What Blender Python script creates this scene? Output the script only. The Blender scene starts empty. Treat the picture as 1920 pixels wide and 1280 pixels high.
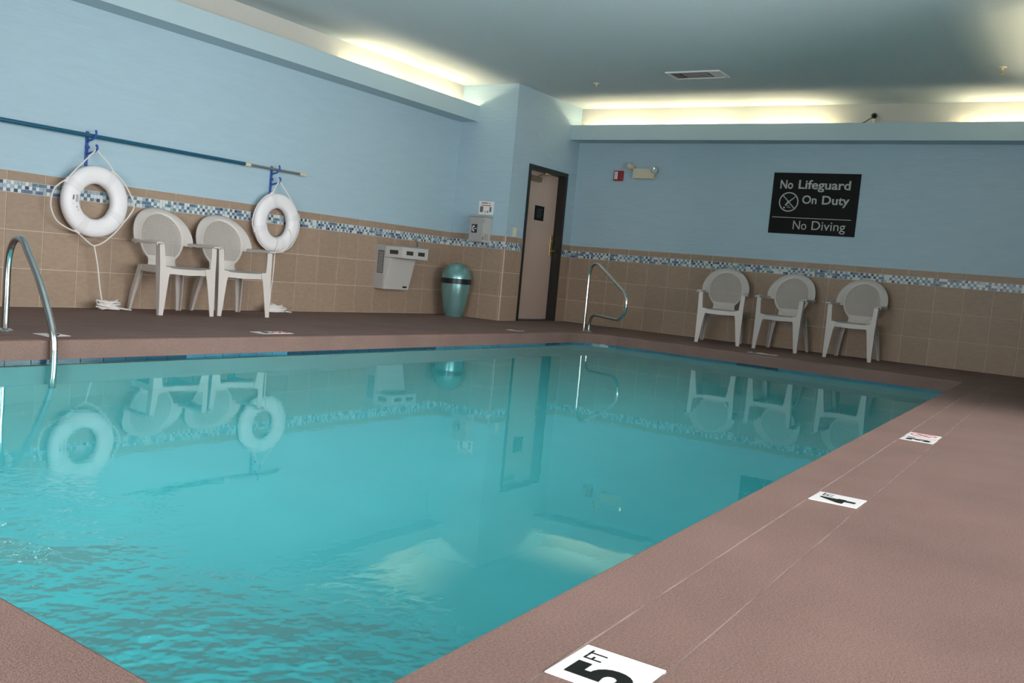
import bpy, bmesh, math, random
from mathutils import Vector, Matrix
from mathutils.geometry import tessellate_polygon
random.seed(7)
PI = math.pi
sc = bpy.context.scene
COL = sc.collection

# ------------------------------------------------------------------ camera, world, exposure
cam_d = bpy.data.cameras.new('camera'); cam = bpy.data.objects.new('camera', cam_d); COL.objects.link(cam)
cam_d.sensor_width = 36.0; cam_d.lens = 1738.898 / 1920 * 36.0; cam_d.clip_start = 0.02
_fw = Vector((0.8406251, 0.53619092, -0.076477)); _r = Vector((0.54140552, -0.83582663, 0.090961)); _u = Vector((0.01514905, 0.11786917, 0.99291357))
M = Matrix((( _r.x, _u.x, -_fw.x, -11.698), (_r.y, _u.y, -_fw.y, -7.5027), (_r.z, _u.z, -_fw.z, 0.6661), (0, 0, 0, 1)))
cam.matrix_world = M
sc.camera = cam
sc.view_settings.view_transform = 'Standard'; sc.view_settings.look = 'None'; sc.view_settings.gamma = 1.0
sc.view_settings.use_curve_mapping = False
sc.view_settings.exposure = 0.0
w = bpy.data.worlds.new('daylight'); sc.world = w; w.use_nodes = True
bg = w.node_tree.nodes['Background']; bg.inputs['Color'].default_value = (0.93, 0.97, 1.0, 1); bg.inputs['Strength'].default_value = 1.0
sc.cycles.use_denoising = True
sc.cycles.use_adaptive_sampling = True; sc.cycles.adaptive_threshold = 0.05; sc.cycles.use_light_tree = False
sc.cycles.max_bounces = 8; sc.cycles.diffuse_bounces = 3; sc.cycles.glossy_bounces = 4; sc.cycles.transmission_bounces = 6
sc.cycles.sample_clamp_indirect = 6.0
DAY = 475.0         # daylight through the glass doors of the window bay (W)
DAY2 = 340.0        # daylight through the window in the near wall (W)
COVE = 54.0        # fluorescent tubes on the ledges
ADDED_POOL_LAMP = 170.0  # unseen underwater lamp, added to brighten the pool

# the window bay behind the right wall: daylight enters here (portal of the sky)
WX0, WX1, WY, WZ0, WZ1 = -10.7, -4.5, -7.9, 0.06, 2.35
pd = bpy.data.lights.new('bay_window_daylight', 'AREA'); pd.shape = 'RECTANGLE'; pd.size = WX1 - WX0; pd.size_y = WZ1 - WZ0
pd.energy = DAY; pd.color = (1.0, 0.985, 0.96)
po = bpy.data.objects.new('bay_window_daylight', pd); COL.objects.link(po)
po.location = ((WX0 + WX1) / 2, WY - 0.09, (WZ0 + WZ1) / 2); po.rotation_euler = (PI / 2, 0, 0)   # shines +y
VY0, VY1, VZ0, VZ1 = -7.3, -4.3, 0.06, 2.0     # window in the near wall, behind the photographer
pd2 = bpy.data.lights.new('near_window_daylight', 'AREA'); pd2.shape = 'RECTANGLE'; pd2.size = VZ1 - VZ0; pd2.size_y = VY1 - VY0
pd2.energy = DAY2; pd2.color = (1.0, 0.985, 0.96)
po2 = bpy.data.objects.new('near_window_daylight', pd2); COL.objects.link(po2)
po2.location = (-13.5 - 0.09, (VY0 + VY1) / 2, (VZ0 + VZ1) / 2); po2.rotation_euler = (0, -PI / 2, 0)   # shines +x

# ------------------------------------------------------------------ room numbers (metres)
XJ, YJ = -1.688, -0.8775       # corner block: side face x, front face y
HT = 1.094                     # top of the tiled dado
LB, LT, LD = 2.551, 2.754, 0.29  # light ledge
H = 3.028                      # ceiling
XN, YA, XR, YR = -13.5, -7.9, -3.9, -7.16   # near wall, bay wall, bay corner, right wall
ZW = -0.135                    # water level

# ------------------------------------------------------------------ materials
MATS = {}
def mat(name, col, rough=0.5, metal=0.0, var=0.0, vscale=8.0, bump=0.0, bscale=60.0, stretch=(1, 1, 1), objvar=0.0, coat=0.0, spec=0.5, emit=None, speck=0.0):
    m = bpy.data.materials.new(name); m.use_nodes = True; nt = m.node_tree; N = nt.nodes; L = nt.links
    b = N['Principled BSDF']
    b.inputs['Base Color'].default_value = (*col, 1); b.inputs['Roughness'].default_value = rough; b.inputs['Metallic'].default_value = metal
    b.inputs['Coat Weight'].default_value = coat; b.inputs['Specular IOR Level'].default_value = spec
    tc = N.new('ShaderNodeTexCoord'); mp = N.new('ShaderNodeMapping'); mp.inputs['Scale'].default_value = stretch
    geo = N.new('ShaderNodeNewGeometry')
    L.new(geo.outputs['Position'], mp.inputs['Vector'])
    colsock = None
    if var > 0 or objvar > 0 or speck > 0:
        hs = N.new('ShaderNodeHueSaturation'); hs.inputs['Color'].default_value = (*col, 1)
        add = N.new('ShaderNodeMath'); add.operation = 'ADD'; add.inputs[0].default_value = 1.0; add.inputs[1].default_value = 0
        last = None
        def acc(sock):
            nonlocal last
            a = N.new('ShaderNodeMath'); a.operation = 'ADD'; L.new(sock, a.inputs[0])
            if last is None: a.inputs[1].default_value = 1.0
            else: L.new(last, a.inputs[1])
            last = a.outputs[0]
        if var > 0:
            no = N.new('ShaderNodeTexNoise'); no.inputs['Scale'].default_value = vscale; no.inputs['Detail'].default_value = 4
            L.new(mp.outputs[0], no.inputs['Vector'])
            mr = N.new('ShaderNodeMapRange'); mr.inputs[1].default_value = 0.25; mr.inputs[2].default_value = 0.75; mr.inputs[3].default_value = -var; mr.inputs[4].default_value = var
            L.new(no.outputs['Fac'], mr.inputs[0]); acc(mr.outputs[0])
        if speck > 0:
            no = N.new('ShaderNodeTexNoise'); no.inputs['Scale'].default_value = 190; no.inputs['Detail'].default_value = 2
            L.new(mp.outputs[0], no.inputs['Vector'])
            mr = N.new('ShaderNodeMapRange'); mr.inputs[1].default_value = 0.3; mr.inputs[2].default_value = 0.7; mr.inputs[3].default_value = -speck; mr.inputs[4].default_value = speck
            L.new(no.outputs['Fac'], mr.inputs[0]); acc(mr.outputs[0])
        if objvar > 0:
            oi = N.new('ShaderNodeObjectInfo')
            mr = N.new('ShaderNodeMapRange'); mr.inputs[3].default_value = -objvar; mr.inputs[4].default_value = objvar
            L.new(oi.outputs['Random'], mr.inputs[0]); acc(mr.outputs[0])
        L.new(last, hs.inputs['Value']); L.new(hs.outputs[0], b.inputs['Base Color'])
    if bump > 0:
        no = N.new('ShaderNodeTexNoise'); no.inputs['Scale'].default_value = bscale; no.inputs['Detail'].default_value = 3
        L.new(mp.outputs[0], no.inputs['Vector'])
        bp = N.new('ShaderNodeBump'); bp.inputs['Strength'].default_value = bump; bp.inputs['Distance'].default_value = 0.01
        L.new(no.outputs['Fac'], bp.inputs['Height']); L.new(bp.outputs[0], b.inputs['Normal'])
    if emit:
        b.inputs['Emission Color'].default_value = (*emit[0], 1); b.inputs['Emission Strength'].default_value = emit[1]
    MATS[name] = m
    return m

mat('wall_paint', (0.375, 0.52, 0.605), 0.55, var=0.03, vscale=3, bump=0.6, bscale=7, stretch=(1.0, 1.0, 6), spec=0.35)
mat('ceiling_paint', (0.58, 0.665, 0.69), 0.75, bump=0.55, bscale=120, speck=0.05, spec=0.2)
mat('ledge_paint', (0.41, 0.545, 0.60), 0.5, bump=0.1, bscale=60)
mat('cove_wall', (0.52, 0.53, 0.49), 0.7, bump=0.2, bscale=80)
mat('tile_brown', (0.335, 0.245, 0.18), 0.5, spec=0.3, var=0.10, vscale=16, stretch=(1, 1, 2.5), objvar=0.05, bump=0.05, bscale=40)
mat('grout', (0.60, 0.50, 0.41), 0.8, var=0.05)
mat('mosaic_white', (0.60, 0.66, 0.67), 0.32, spec=0.3)
mat('mosaic_pale', (0.33, 0.43, 0.50), 0.32, spec=0.3)
mat('mosaic_blue', (0.11, 0.18, 0.29), 0.32, spec=0.3)
mat('mosaic_navy', (0.04, 0.07, 0.13), 0.32, spec=0.3)
mat('mosaic_teal', (0.14, 0.27, 0.30), 0.32, spec=0.3)
mat('deck', (0.218, 0.139, 0.118), 0.7, var=0.12, vscale=2.2, bump=0.5, bscale=330, speck=0.22, spec=0.18)
mat('deck_joint', (0.36, 0.28, 0.25), 0.9, var=0.5, vscale=7)
mat('plaster', (0.17, 0.72, 0.76), 0.8, var=0.04, vscale=2)
mat('waterline_tile', (0.05, 0.17, 0.25), 0.15, var=0.3, vscale=4)
mat('waterline_dark', (0.02, 0.06, 0.10), 0.15)
mat('steel', (0.62, 0.62, 0.61), 0.16, 1.0)
mat('brushed_steel', (0.52, 0.52, 0.52), 0.42, 0.75)
mat('grey_paint', (0.36, 0.355, 0.35), 0.45, var=0.03)
mat('grey_light', (0.50, 0.49, 0.47), 0.45)
mat('black', (0.010, 0.012, 0.011), 0.6, spec=0.12)
mat('dark', (0.035, 0.035, 0.035), 0.5)
mat('door_frame', (0.013, 0.013, 0.012), 0.4)
mat('door_leaf', (0.50, 0.375, 0.315), 0.5, var=0.03, vscale=3)
mat('brass', (0.55, 0.40, 0.17), 0.3, 0.9)
mat('bronze', (0.30, 0.21, 0.11), 0.35, 0.8)
mat('resin', (0.53, 0.49, 0.46), 0.42, var=0.03, vscale=6)
mat('ring_white', (0.80, 0.78, 0.80), 0.45)
mat('band_white', (0.74, 0.72, 0.74), 0.5)
mat('rope', (0.74, 0.71, 0.68), 0.8, bump=0.4, bscale=300)
mat('print_grey', (0.16, 0.16, 0.17), 0.6)
mat('print_pale', (0.50, 0.50, 0.52), 0.6)
mat('blue_plastic', (0.025, 0.085, 0.33), 0.4)
mat('pole_blue', (0.02, 0.12, 0.20), 0.3, 0.3)
mat('pole_silver', (0.40, 0.42, 0.40), 0.35, 0.8)
mat('cream', (0.62, 0.57, 0.43), 0.5)
mat('cream_light', (0.72, 0.67, 0.50), 0.5)
mat('bin_teal', (0.22, 0.43, 0.43), 0.27, 0.6)
mat('bin_black', (0.012, 0.014, 0.02), 0.3)
mat('white', (0.78, 0.77, 0.75), 0.45)
mat('tile_white', (0.82, 0.79, 0.79), 0.3, var=0.03)
mat('red', (0.30, 0.012, 0.012), 0.4)
mat('pink_red', (0.55, 0.15, 0.14), 0.5)
mat('letter', (0.42, 0.44, 0.43), 0.6)
mat('letter_dim', (0.06, 0.065, 0.08), 0.6)
mat('icon_blue', (0.02, 0.025, 0.045), 0.4)
mat('lens_clear', (0.75, 0.75, 0.72), 0.08, 0.6)
mat('tube_light', (0.9, 0.9, 0.8), 0.5, emit=((1.0, 0.80, 0.50), COVE))
mat('added_pool_lamp', (0.9, 0.9, 0.9), 0.5, emit=((0.85, 1.0, 1.0), ADDED_POOL_LAMP))
mat('patio', (0.45, 0.44, 0.42), 0.9, var=0.1)

# window glass: clear pane that passes daylight with a faint reflection
def glass_mat():
    m = bpy.data.materials.new('window_glass'); m.use_nodes = True; nt = m.node_tree; N = nt.nodes; L = nt.links
    N.remove(N['Principled BSDF'])
    t = N.new('ShaderNodeBsdfTransparent'); g = N.new('ShaderNodeBsdfGlossy'); g.inputs['Roughness'].default_value = 0.02
    fr = N.new('ShaderNodeFresnel'); fr.inputs[0].default_value = 1.45; mx = N.new('ShaderNodeMixShader')
    L.new(fr.outputs[0], mx.inputs[0]); L.new(t.outputs[0], mx.inputs[1]); L.new(g.outputs[0], mx.inputs[2])
    L.new(mx.outputs[0], N['Material Output'].inputs['Surface']); MATS['window_glass'] = m
glass_mat()

def water_mat():
    m = bpy.data.materials.new('pool_water'); m.use_nodes = True; nt = m.node_tree; N = nt.nodes; L = nt.links
    N.remove(N['Principled BSDF'])
    g = N.new('ShaderNodeBsdfGlass'); g.inputs['IOR'].default_value = 1.333; g.inputs['Roughness'].default_value = 0.0
    g.inputs['Color'].default_value = (0.76, 0.97, 0.98, 1)
    geo = N.new('ShaderNodeNewGeometry')
    def noise(scale, detail, stretch=(1, 1, 1)):
        mp = N.new('ShaderNodeMapping'); mp.inputs['Scale'].default_value = stretch; mp.inputs['Rotation'].default_value = (0, 0, 0.95)
        L.new(geo.outputs['Position'], mp.inputs['Vector'])
        n = N.new('ShaderNodeTexNoise'); n.inputs['Scale'].default_value = scale; n.inputs['Detail'].default_value = detail
        L.new(mp.outputs[0], n.inputs['Vector']); return n.outputs['Fac']
    def math_(op, a, b):
        n = N.new('ShaderNodeMath'); n.operation = op
        for i, v in enumerate((a, b)):
            if isinstance(v, (int, float)): n.inputs[i].default_value = v
            else: L.new(v, n.inputs[i])
        return n.outputs[0]
    # the water is stirred by the inlet in the near end of the pool
    sx = N.new('ShaderNodeSeparateXYZ'); L.new(geo.outputs['Position'], sx.inputs[0])
    mr = N.new('ShaderNodeMapRange'); mr.inputs[1].default_value = -10.6; mr.inputs[2].default_value = -9.65; mr.inputs[3].default_value = 1.0; mr.inputs[4].default_value = 0.0; mr.interpolation_type = 'SMOOTHSTEP'
    L.new(sx.outputs[0], mr.inputs[0])
    patch_ = N.new('ShaderNodeMapRange'); patch_.inputs[1].default_value = 0.38; patch_.inputs[2].default_value = 0.62; L.new(noise(1.7, 1), patch_.inputs[0])
    my = N.new('ShaderNodeMapRange'); my.inputs[1].default_value = -5.3; my.inputs[2].default_value = -4.1; my.inputs[3].default_value = 1.0; my.inputs[4].default_value = 0.06; L.new(sx.outputs[1], my.inputs[0])
    near = math_('MULTIPLY', math_('MULTIPLY', math_('POWER', mr.outputs[0], 2.2), my.outputs[0]), math_('ADD', math_('MULTIPLY', patch_.outputs[0], 0.8), 0.2))
    calm = math_('ADD', math_('MULTIPLY', noise(2.2, 2, (1, 1, 1)), 0.0007), math_('MULTIPLY', noise(16, 2, (1, 2.2, 1)), 0.00010))
    chop = math_('ADD', math_('MULTIPLY', noise(12, 2.0, (1, 1, 1)), 0.075), math_('MULTIPLY', noise(30, 1, (1, 1, 1)), 0.022))
    hgt = math_('ADD', calm, math_('MULTIPLY', chop, near))
    bp = N.new('ShaderNodeBump'); bp.inputs['Strength'].default_value = 1.0; bp.inputs['Distance'].default_value = 1.0
    L.new(hgt, bp.inputs['Height']); L.new(bp.outputs[0], g.inputs['Normal'])
    L.new(g.outputs[0], N['Material Output'].inputs['Surface']); MATS['pool_water'] = m
water_mat()

# ------------------------------------------------------------------ mesh helpers
def bm_new(): return bmesh.new()
def finish(name, bm, mt, parent=None, smooth=False, bevel=0.0, loc=None, rot=None, sharp=0.7):
    me = bpy.data.meshes.new(name)
    bmesh.ops.recalc_face_normals(bm, faces=bm.faces)
    bm.to_mesh(me); bm.free()
    for k in (mt if isinstance(mt, (list, tuple)) else [mt]): me.materials.append(MATS[k])
    if smooth:
        me.polygons.foreach_set('use_smooth', [True] * len(me.polygons))
        me.set_sharp_from_angle(angle=sharp)
    o = bpy.data.objects.new(name, me); COL.objects.link(o)
    if parent is not None: o.parent = parent
    if loc is not None: o.location = loc
    if rot is not None: o.rotation_euler = rot
    if bevel > 0:
        md = o.modifiers.new('bevel', 'BEVEL'); md.width = bevel; md.segments = 2; md.limit_method = 'ANGLE'
    return o
def box(bm, x0, x1, y0, y1, z0, z1, mi=0):
    v = [bm.verts.new(p) for p in ((x0, y0, z0), (x1, y0, z0), (x1, y1, z0), (x0, y1, z0), (x0, y0, z1), (x1, y0, z1), (x1, y1, z1), (x0, y1, z1))]
    for f in ((0, 3, 2, 1), (4, 5, 6, 7), (0, 1, 5, 4), (1, 2, 6, 5), (2, 3, 7, 6), (3, 0, 4, 7)):
        bm.faces.new([v[i] for i in f]).material_index = mi
def boxo(name, mt, dims, parent=None, bevel=0.0, **k):
    bm = bm_new(); box(bm, *dims); return finish(name, bm, mt, parent, bevel=bevel, **k)
def spline(pts, n=6, closed=False):
    P = [Vector(p) for p in pts]; out = []
    m = len(P); rng = m if closed else m - 1
    for i in range(rng):
        if closed: a, b, c, d = P[(i - 1) % m], P[i], P[(i + 1) % m], P[(i + 2) % m]
        else: a, b, c, d = P[max(i - 1, 0)], P[i], P[i + 1], P[min(i + 2, m - 1)]
        for k in range(n):
            t = k / n
            out.append(0.5 * ((2 * b) + (c - a) * t + (2 * a - 5 * b + 4 * c - d) * t * t + (3 * b - a - 3 * c + d) * t ** 3))
    if not closed: out.append(P[-1])
    return out
def tube(bm, pts, r, n=8, closed=False, cap=True, mi=0):
    P = [Vector(p) for p in pts]; m = len(P); rings = []
    up = None
    for i in range(m):
        if closed: t = (P[(i + 1) % m] - P[(i - 1) % m])
        else: t = P[min(i + 1, m - 1)] - P[max(i - 1, 0)]
        t.normalize()
        if up is None:
            up = Vector((0, 0, 1)) if abs(t.z) < 0.9 else Vector((0, 1, 0))
        s = t.cross(up)
        if s.length < 1e-4: up = Vector((1, 0.2, 0)); s = t.cross(up)
        s.normalize(); up = s.cross(t).normalized()
        rr = r[i] if isinstance(r, (list, tuple)) else r
        rings.append([bm.verts.new(P[i] + rr * (math.cos(2 * PI * k / n) * s + math.sin(2 * PI * k / n) * up)) for k in range(n)])
    for i in range(m if closed else m - 1):
        A, B = rings[i], rings[(i + 1) % m]
        for k in range(n):
            bm.faces.new((A[k], A[(k + 1) % n], B[(k + 1) % n], B[k])).material_index = mi
    if cap and not closed:
        bm.faces.new(rings[0][::-1]).material_index = mi; bm.faces.new(rings[-1]).material_index = mi
def sweep(bm, secs, cap=True):
    """secs: list of rings (lists of points, same count)"""
    R = [[bm.verts.new(p) for p in s] for s in secs]; n = len(R[0])
    for a, b in zip(R, R[1:]):
        for k in range(n): bm.faces.new((a[k], a[(k + 1) % n], b[(k + 1) % n], b[k]))
    if cap: bm.faces.new(R[0][::-1]); bm.faces.new(R[-1])
def lathe(bm, prof, n=32, c=(0, 0, 0), mi=0, axis='z'):
    rings = []
    def pt(r, z, a):
        if axis == 'z': return (c[0] + r * math.cos(a), c[1] + r * math.sin(a), c[2] + z)
        if axis == 'y': return (c[0] + r * math.cos(a), c[1] + z, c[2] + r * math.sin(a))
        return (c[0] + z, c[1] + r * math.cos(a), c[2] + r * math.sin(a))
    for r, z in prof:
        if r < 1e-6: rings.append([bm.verts.new(pt(0, z, 0))])
        else: rings.append([bm.verts.new(pt(r, z, 2 * PI * k / n)) for k in range(n)])
    for A, B in zip(rings, rings[1:]):
        for k in range(n):
            if len(A) == 1 and len(B) == 1: continue
            if len(A) == 1: f = bm.faces.new((A[0], B[(k + 1) % n], B[k]))
            elif len(B) == 1: f = bm.faces.new((A[k], A[(k + 1) % n], B[0]))
            else: f = bm.faces.new((A[k], A[(k + 1) % n], B[(k + 1) % n], B[k]))
            f.material_index = mi
def prism(bm, poly, mapf, d0, d1, mi=0):
    """poly 2D outline -> solid between depth d0 and d1; mapf(u,v,d)->xyz"""
    A = [bm.verts.new(mapf(u, v, d0)) for u, v in poly]; B = [bm.verts.new(mapf(u, v, d1)) for u, v in poly]
    n = len(poly)
    bm.faces.new(A[::-1]).material_index = mi; bm.faces.new(B).material_index = mi
    for k in range(n): bm.faces.new((A[k], A[(k + 1) % n], B[(k + 1) % n], B[k])).material_index = mi
def tag(o, label, cat, group=None, kind=None):
    o['label'] = label; o['category'] = cat
    if group: o['group'] = group
    if kind: o['kind'] = kind
    return o
def empty(name, loc=(0, 0, 0), rotz=0.0):
    o = bpy.data.objects.new(name, None); COL.objects.link(o); o.location = loc; o.rotation_euler = (0, 0, rotz); o.empty_display_size = 0.1
    return o
def copy_tree(o, parent=None):
    c = o.copy(); COL.objects.link(c)
    if parent is not None: c.parent = parent
    for ch in o.children: copy_tree(ch, c)
    return c
def text_mesh(s, size, bold=0.0, align='LEFT', ext=0.0012, spacing=1.0):
    cu = bpy.data.curves.new('lettering', 'FONT'); cu.body = s; cu.size = size; cu.offset = bold; cu.extrude = ext; cu.align_x = align; cu.resolution_u = 5
    cu.space_character = spacing
    o = bpy.data.objects.new('lettering_tmp', cu); COL.objects.link(o)
    dg = bpy.context.evaluated_depsgraph_get(); me = bpy.data.meshes.new_from_object(o.evaluated_get(dg))
    bpy.data.objects.remove(o); bpy.data.curves.remove(cu)
    return me
def text_obj(name, s, size, mt, origin, xdir, ydir, parent=None, bold=0.0, align='LEFT', ext=0.0012, width=None, height=None):
    me = text_mesh(s, size, bold, align, ext)
    X = Vector(xdir).normalized(); Y = Vector(ydir).normalized(); Z = X.cross(Y)
    xs = [v.co.x for v in me.vertices]; ys = [v.co.y for v in me.vertices]
    sx = sy = 1.0; ox = oy = 0.0
    if width: sx = width / (max(xs) - min(xs)); ox = min(xs)
    if height: sy = height / (max(ys) - min(ys)); oy = min(ys)
    for v in me.vertices:
        x, y, z = v.co; v.co = Vector(origin) + X * (x - ox) * sx + Y * (y - oy) * sy + Z * z
    me.materials.clear(); me.materials.append(MATS[mt])
    o = bpy.data.objects.new(name, me); COL.objects.link(o)
    if parent is not None: o.parent = parent
    return o

# ------------------------------------------------------------------ pool outline and deck
CORN = [(-1.72, -2.22, .50), (-1.96, -6.395, .06), (-10.83, -6.615, .12), (-10.60, -2.22, .4)]   # far-left, far-right, near-right, near-left with fillet radius
def outline(dF, dR, dN, dL, seg=8):
    """pool outline pushed outwards by a distance on each side (far, right, near, left)"""
    ds = [dF, dR, dN, dL]; n = 4; cen = Vector((-6.3, -4.4)); lines = []
    for i in range(4):
        a = Vector(CORN[i][:2]); b = Vector(CORN[(i + 1) % 4][:2]); t = (b - a).normalized(); nn = Vector((-t.y, t.x))
        if nn.dot(a - cen) < 0: nn = -nn
        lines.append((a + nn * ds[i], t))
    pts = []
    for i in range(4):
        (p, t), (q, s) = lines[i - 1], lines[i]
        den = t.x * s.y - t.y * s.x; k = ((q.x - p.x) * s.y - (q.y - p.y) * s.x) / den
        c = p + t * k
        r = CORN[i][2] + min(ds[i - 1], ds[i]) * 0.999
        a = c - t * r; b = c + s * r
        for j in range(seg + 1):
            f = j / seg
            # circular-ish fillet (quadratic with weight)
            wgt = 0.7071
            p0, p1, p2 = a, c, b
            den2 = (1 - f) ** 2 + 2 * wgt * f * (1 - f) + f * f
            pts.append(((1 - f) ** 2 * p0 + 2 * wgt * f * (1 - f) * p1 + f * f * p2) / den2)
    return pts
def off(d): return outline(d, d, d, d)
def ring_strip(bm, rings):
    """rings: list of (pts2d, z)"""
    R = [[bm.verts.new((p.x, p.y, z)) for p in pts] for pts, z in rings]; n = len(R[0])
    for a, b in zip(R, R[1:]):
        for k in range(n): bm.faces.new((a[k], a[(k + 1) % n], b[(k + 1) % n], b[k]))

floor = None
bm = bm_new()   # bed under the slabs, seen in the joints
ring_strip(bm, [(off(0.02), -0.30), (off(0.02), -0.002)])
outer = [Vector((XN, YA - 0.05)), Vector((0.08, YA - 0.05)), Vector((0.08, 0.08)), Vector((XN, 0.08))]
hole = off(0.02)
def holed(bm, outer, hole, z):
    allp = [Vector((p.x, p.y, 0)) for p in outer] + [Vector((p.x, p.y, 0)) for p in hole]
    tr = tessellate_polygon([[Vector((p.x, p.y, 0)) for p in outer], [Vector((p.x, p.y, 0)) for p in hole]])
    vs = [bm.verts.new((p.x, p.y, z)) for p in allp]
    for t in tr:
        try: bm.faces.new([vs[i] for i in t])
        except ValueError: pass
holed(bm, outer, hole, -0.002)
floor = finish('floor', bm, 'deck_joint')
tag(floor, 'brown textured concrete pool deck with a raised coping edge and thin joints', 'floor', kind='structure')
# coping: front face down to the water, rounded nose, top
bm = bm_new()
ring_strip(bm, [(off(0.035), -0.118), (off(0.0), -0.118), (off(0.0), -0.016), (off(0.004), -0.006), (off(0.014), 0.0), (off(0.168), 0.0), (off(0.168), -0.005)])
o = finish('coping', bm, 'deck', floor); o['label'] = 'lighter brown coping strip along the pool edge'
bm = bm_new(); ring_strip(bm, [(off(0.174), -0.005), (off(0.174), 0.0), (off(0.332), 0.0), (off(0.332), -0.005)])
finish('deck_band', bm, 'deck', floor)
P3i = lambda e: outline(0.82 - e, 1.5 - e, 1.5 - e, 0.872 - e)
bm = bm_new(); ring_strip(bm, [(off(0.337), -0.005), (off(0.337), 0.0), (P3i(0.003), 0.0), (P3i(0.003), -0.005)])
finish('deck_slab', bm, 'deck', floor)
bm = bm_new(); holed(bm, outer, P3i(-0.003), 0.0); finish('deck_slab', bm, 'deck', floor)

# pool basin
bm = bm_new()
def zfloor(x): return -1.55 + (x + 10.8) / 8.9 * 0.55
O = off(0.02)
top = [bm.verts.new((p.x, p.y, -0.20)) for p in O]; bot = [bm.verts.new((p.x, p.y, zfloor(p.x))) for p in O]; n = len(O)
for k in range(n): bm.faces.new((top[k], top[(k + 1) % n], bot[(k + 1) % n], bot[k]))
bm.faces.new(bot)
for f in bm.faces: pass
pool = finish('pool_basin', bm, 'plaster'); tag(pool, 'pale aqua plaster pool basin under the still water', 'pool', kind='structure')
# waterline tiles: a narrow blue band with darker lengths
bm = bm_new(); O = off(0.012); O2 = off(0.03)
mi = 0
for k in range(len(O)):
    a, b = O[k], O[(k + 1) % len(O)]; L_ = (b - a).length; cnt = max(1, round(L_ / 0.155)); nn = Vector(((b - a).y, -(b - a).x)).normalized()
    if nn.dot(a - Vector((-6.3, -4.4))) < 0: nn = -nn
    for j in range(cnt):
        s = a.lerp(b, (j + 0.015) / cnt); e = a.lerp(b, (j + 0.985) / cnt)
        mi = (mi if random.random() < 0.88 else 1 - mi)
        q = [(s, 0), (e, 0), (e + nn * 0.012, 0), (s + nn * 0.012, 0)]
        lo = [bm.verts.new((p.x, p.y, -0.205)) for p, _ in q]; hi = [bm.verts.new((p.x, p.y, -0.1175)) for p, _ in q]
        for i in range(4): bm.faces.new((lo[i], lo[(i + 1) % 4], hi[(i + 1) % 4], hi[i])).material_index = mi
        bm.faces.new(hi).material_index = mi; bm.faces.new(lo[::-1]).material_index = mi
o = finish('waterline_tiles', bm, ['waterline_tile', 'waterline_dark'], pool); o['kind'] = 'stuff'; o['label'] = 'narrow band of blue tiles at the waterline'
# water surface
bm = bm_new(); bm.faces.new([bm.verts.new((p.x, p.y, ZW)) for p in off(0.013)])
water = finish('water', bm, 'pool_water'); tag(water, 'clear turquoise pool water mirroring the walls', 'water', kind='stuff')
if water.data.polygons[0].normal.z < 0:
    water.data.flip_normals()
# lamp added out of view in the near pool wall to light the basin
pl = empty('added_pool_light', (-10.68, -3.5, -0.62), -PI / 2); tag(pl, 'added round underwater lamp, unseen, set in the pool wall below the near coping', 'lamp')
bm = bm_new(); lathe(bm, [(0.10, 0.0), (0.135, 0.0), (0.135, 0.02), (0.105, 0.03), (0.10, 0.01)], 28, axis='y'); finish('trim_ring', bm, 'steel', pl, smooth=True)
bm = bm_new(); lathe(bm, [(0.10, 0.008), (0.07, 0.022), (0.0, 0.028)], 28, axis='y'); finish('lens', bm, 'added_pool_lamp', pl, smooth=True)

# ------------------------------------------------------------------ walls
def wall(name, dims_list, mt, label):
    bm = bm_new()
    for d in dims_list: box(bm, *d)
    o = finish(name, bm, mt); tag(o, label, 'wall', kind='structure'); return o
T = 0.12
wall_left = wall('wall_left', [(XN, XJ + 0.1, 0, T, -0.02, H)], 'wall_paint', 'long pale blue wall with brown tiled dado behind the life rings')
wall_side = wall('wall_corner_side', [(XJ, XJ + 0.1, YJ + 0.18, 0, -0.02, H)], 'wall_paint', 'narrow blue wall with phone box beside the trash can')
DX0, DX1, DH = -1.281, -0.2515, 2.08
wall_front = wall('wall_corner_front', [(XJ, DX0, YJ, YJ + 0.18, -0.02, H), (DX1, 0.0, YJ, YJ + 0.18, -0.02, H), (DX0, DX1, YJ, YJ + 0.18, DH, H)], 'wall_paint', 'short pale wall holding the pink door')
wall_far = wall('wall_far', [(0, T, -7.45, YJ + 0.1, -0.02, H)], 'wall_paint', 'blue far wall with the black sign and three chairs')
wall_right = wall('wall_right', [(XR, 0, YR - T, YR, -0.02, H)], 'wall_paint', 'blue wall on the right beyond the window bay')
wall_bay = wall('wall_bay', [(XR - 0.001, XR + T, YA, YR - T, -0.02, H)], 'wall_paint', 'blue return wall of the window bay')
wall_near = wall('wall_near', [(XN - T, XN, YA, VY0, -0.02, H), (XN - T, XN, VY1, T, -0.02, H), (XN - T, XN, VY0, VY1, VZ1, H), (XN - T, XN, VY0, VY1, -0.02, VZ0)], 'wall_paint', 'blue wall behind the photographer')
wall_window = wall('wall_window', [(XN, WX0, YA - T, YA, -0.02, H), (WX1, XR + T, YA - T, YA, -0.02, H), (WX0, WX1, YA - T, YA, WZ1, H), (WX0, WX1, YA - T, YA, -0.02, WZ0)], 'wall_paint', 'blue wall with the wide glass doors in the window bay')
bm = bm_new(); box(bm, XN - T, T, YA - T, T, H, H + 0.1)
tag(finish('ceiling', bm, 'ceiling_paint'), 'pale blue stippled ceiling over the pool', 'ceiling', kind='structure')
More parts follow.
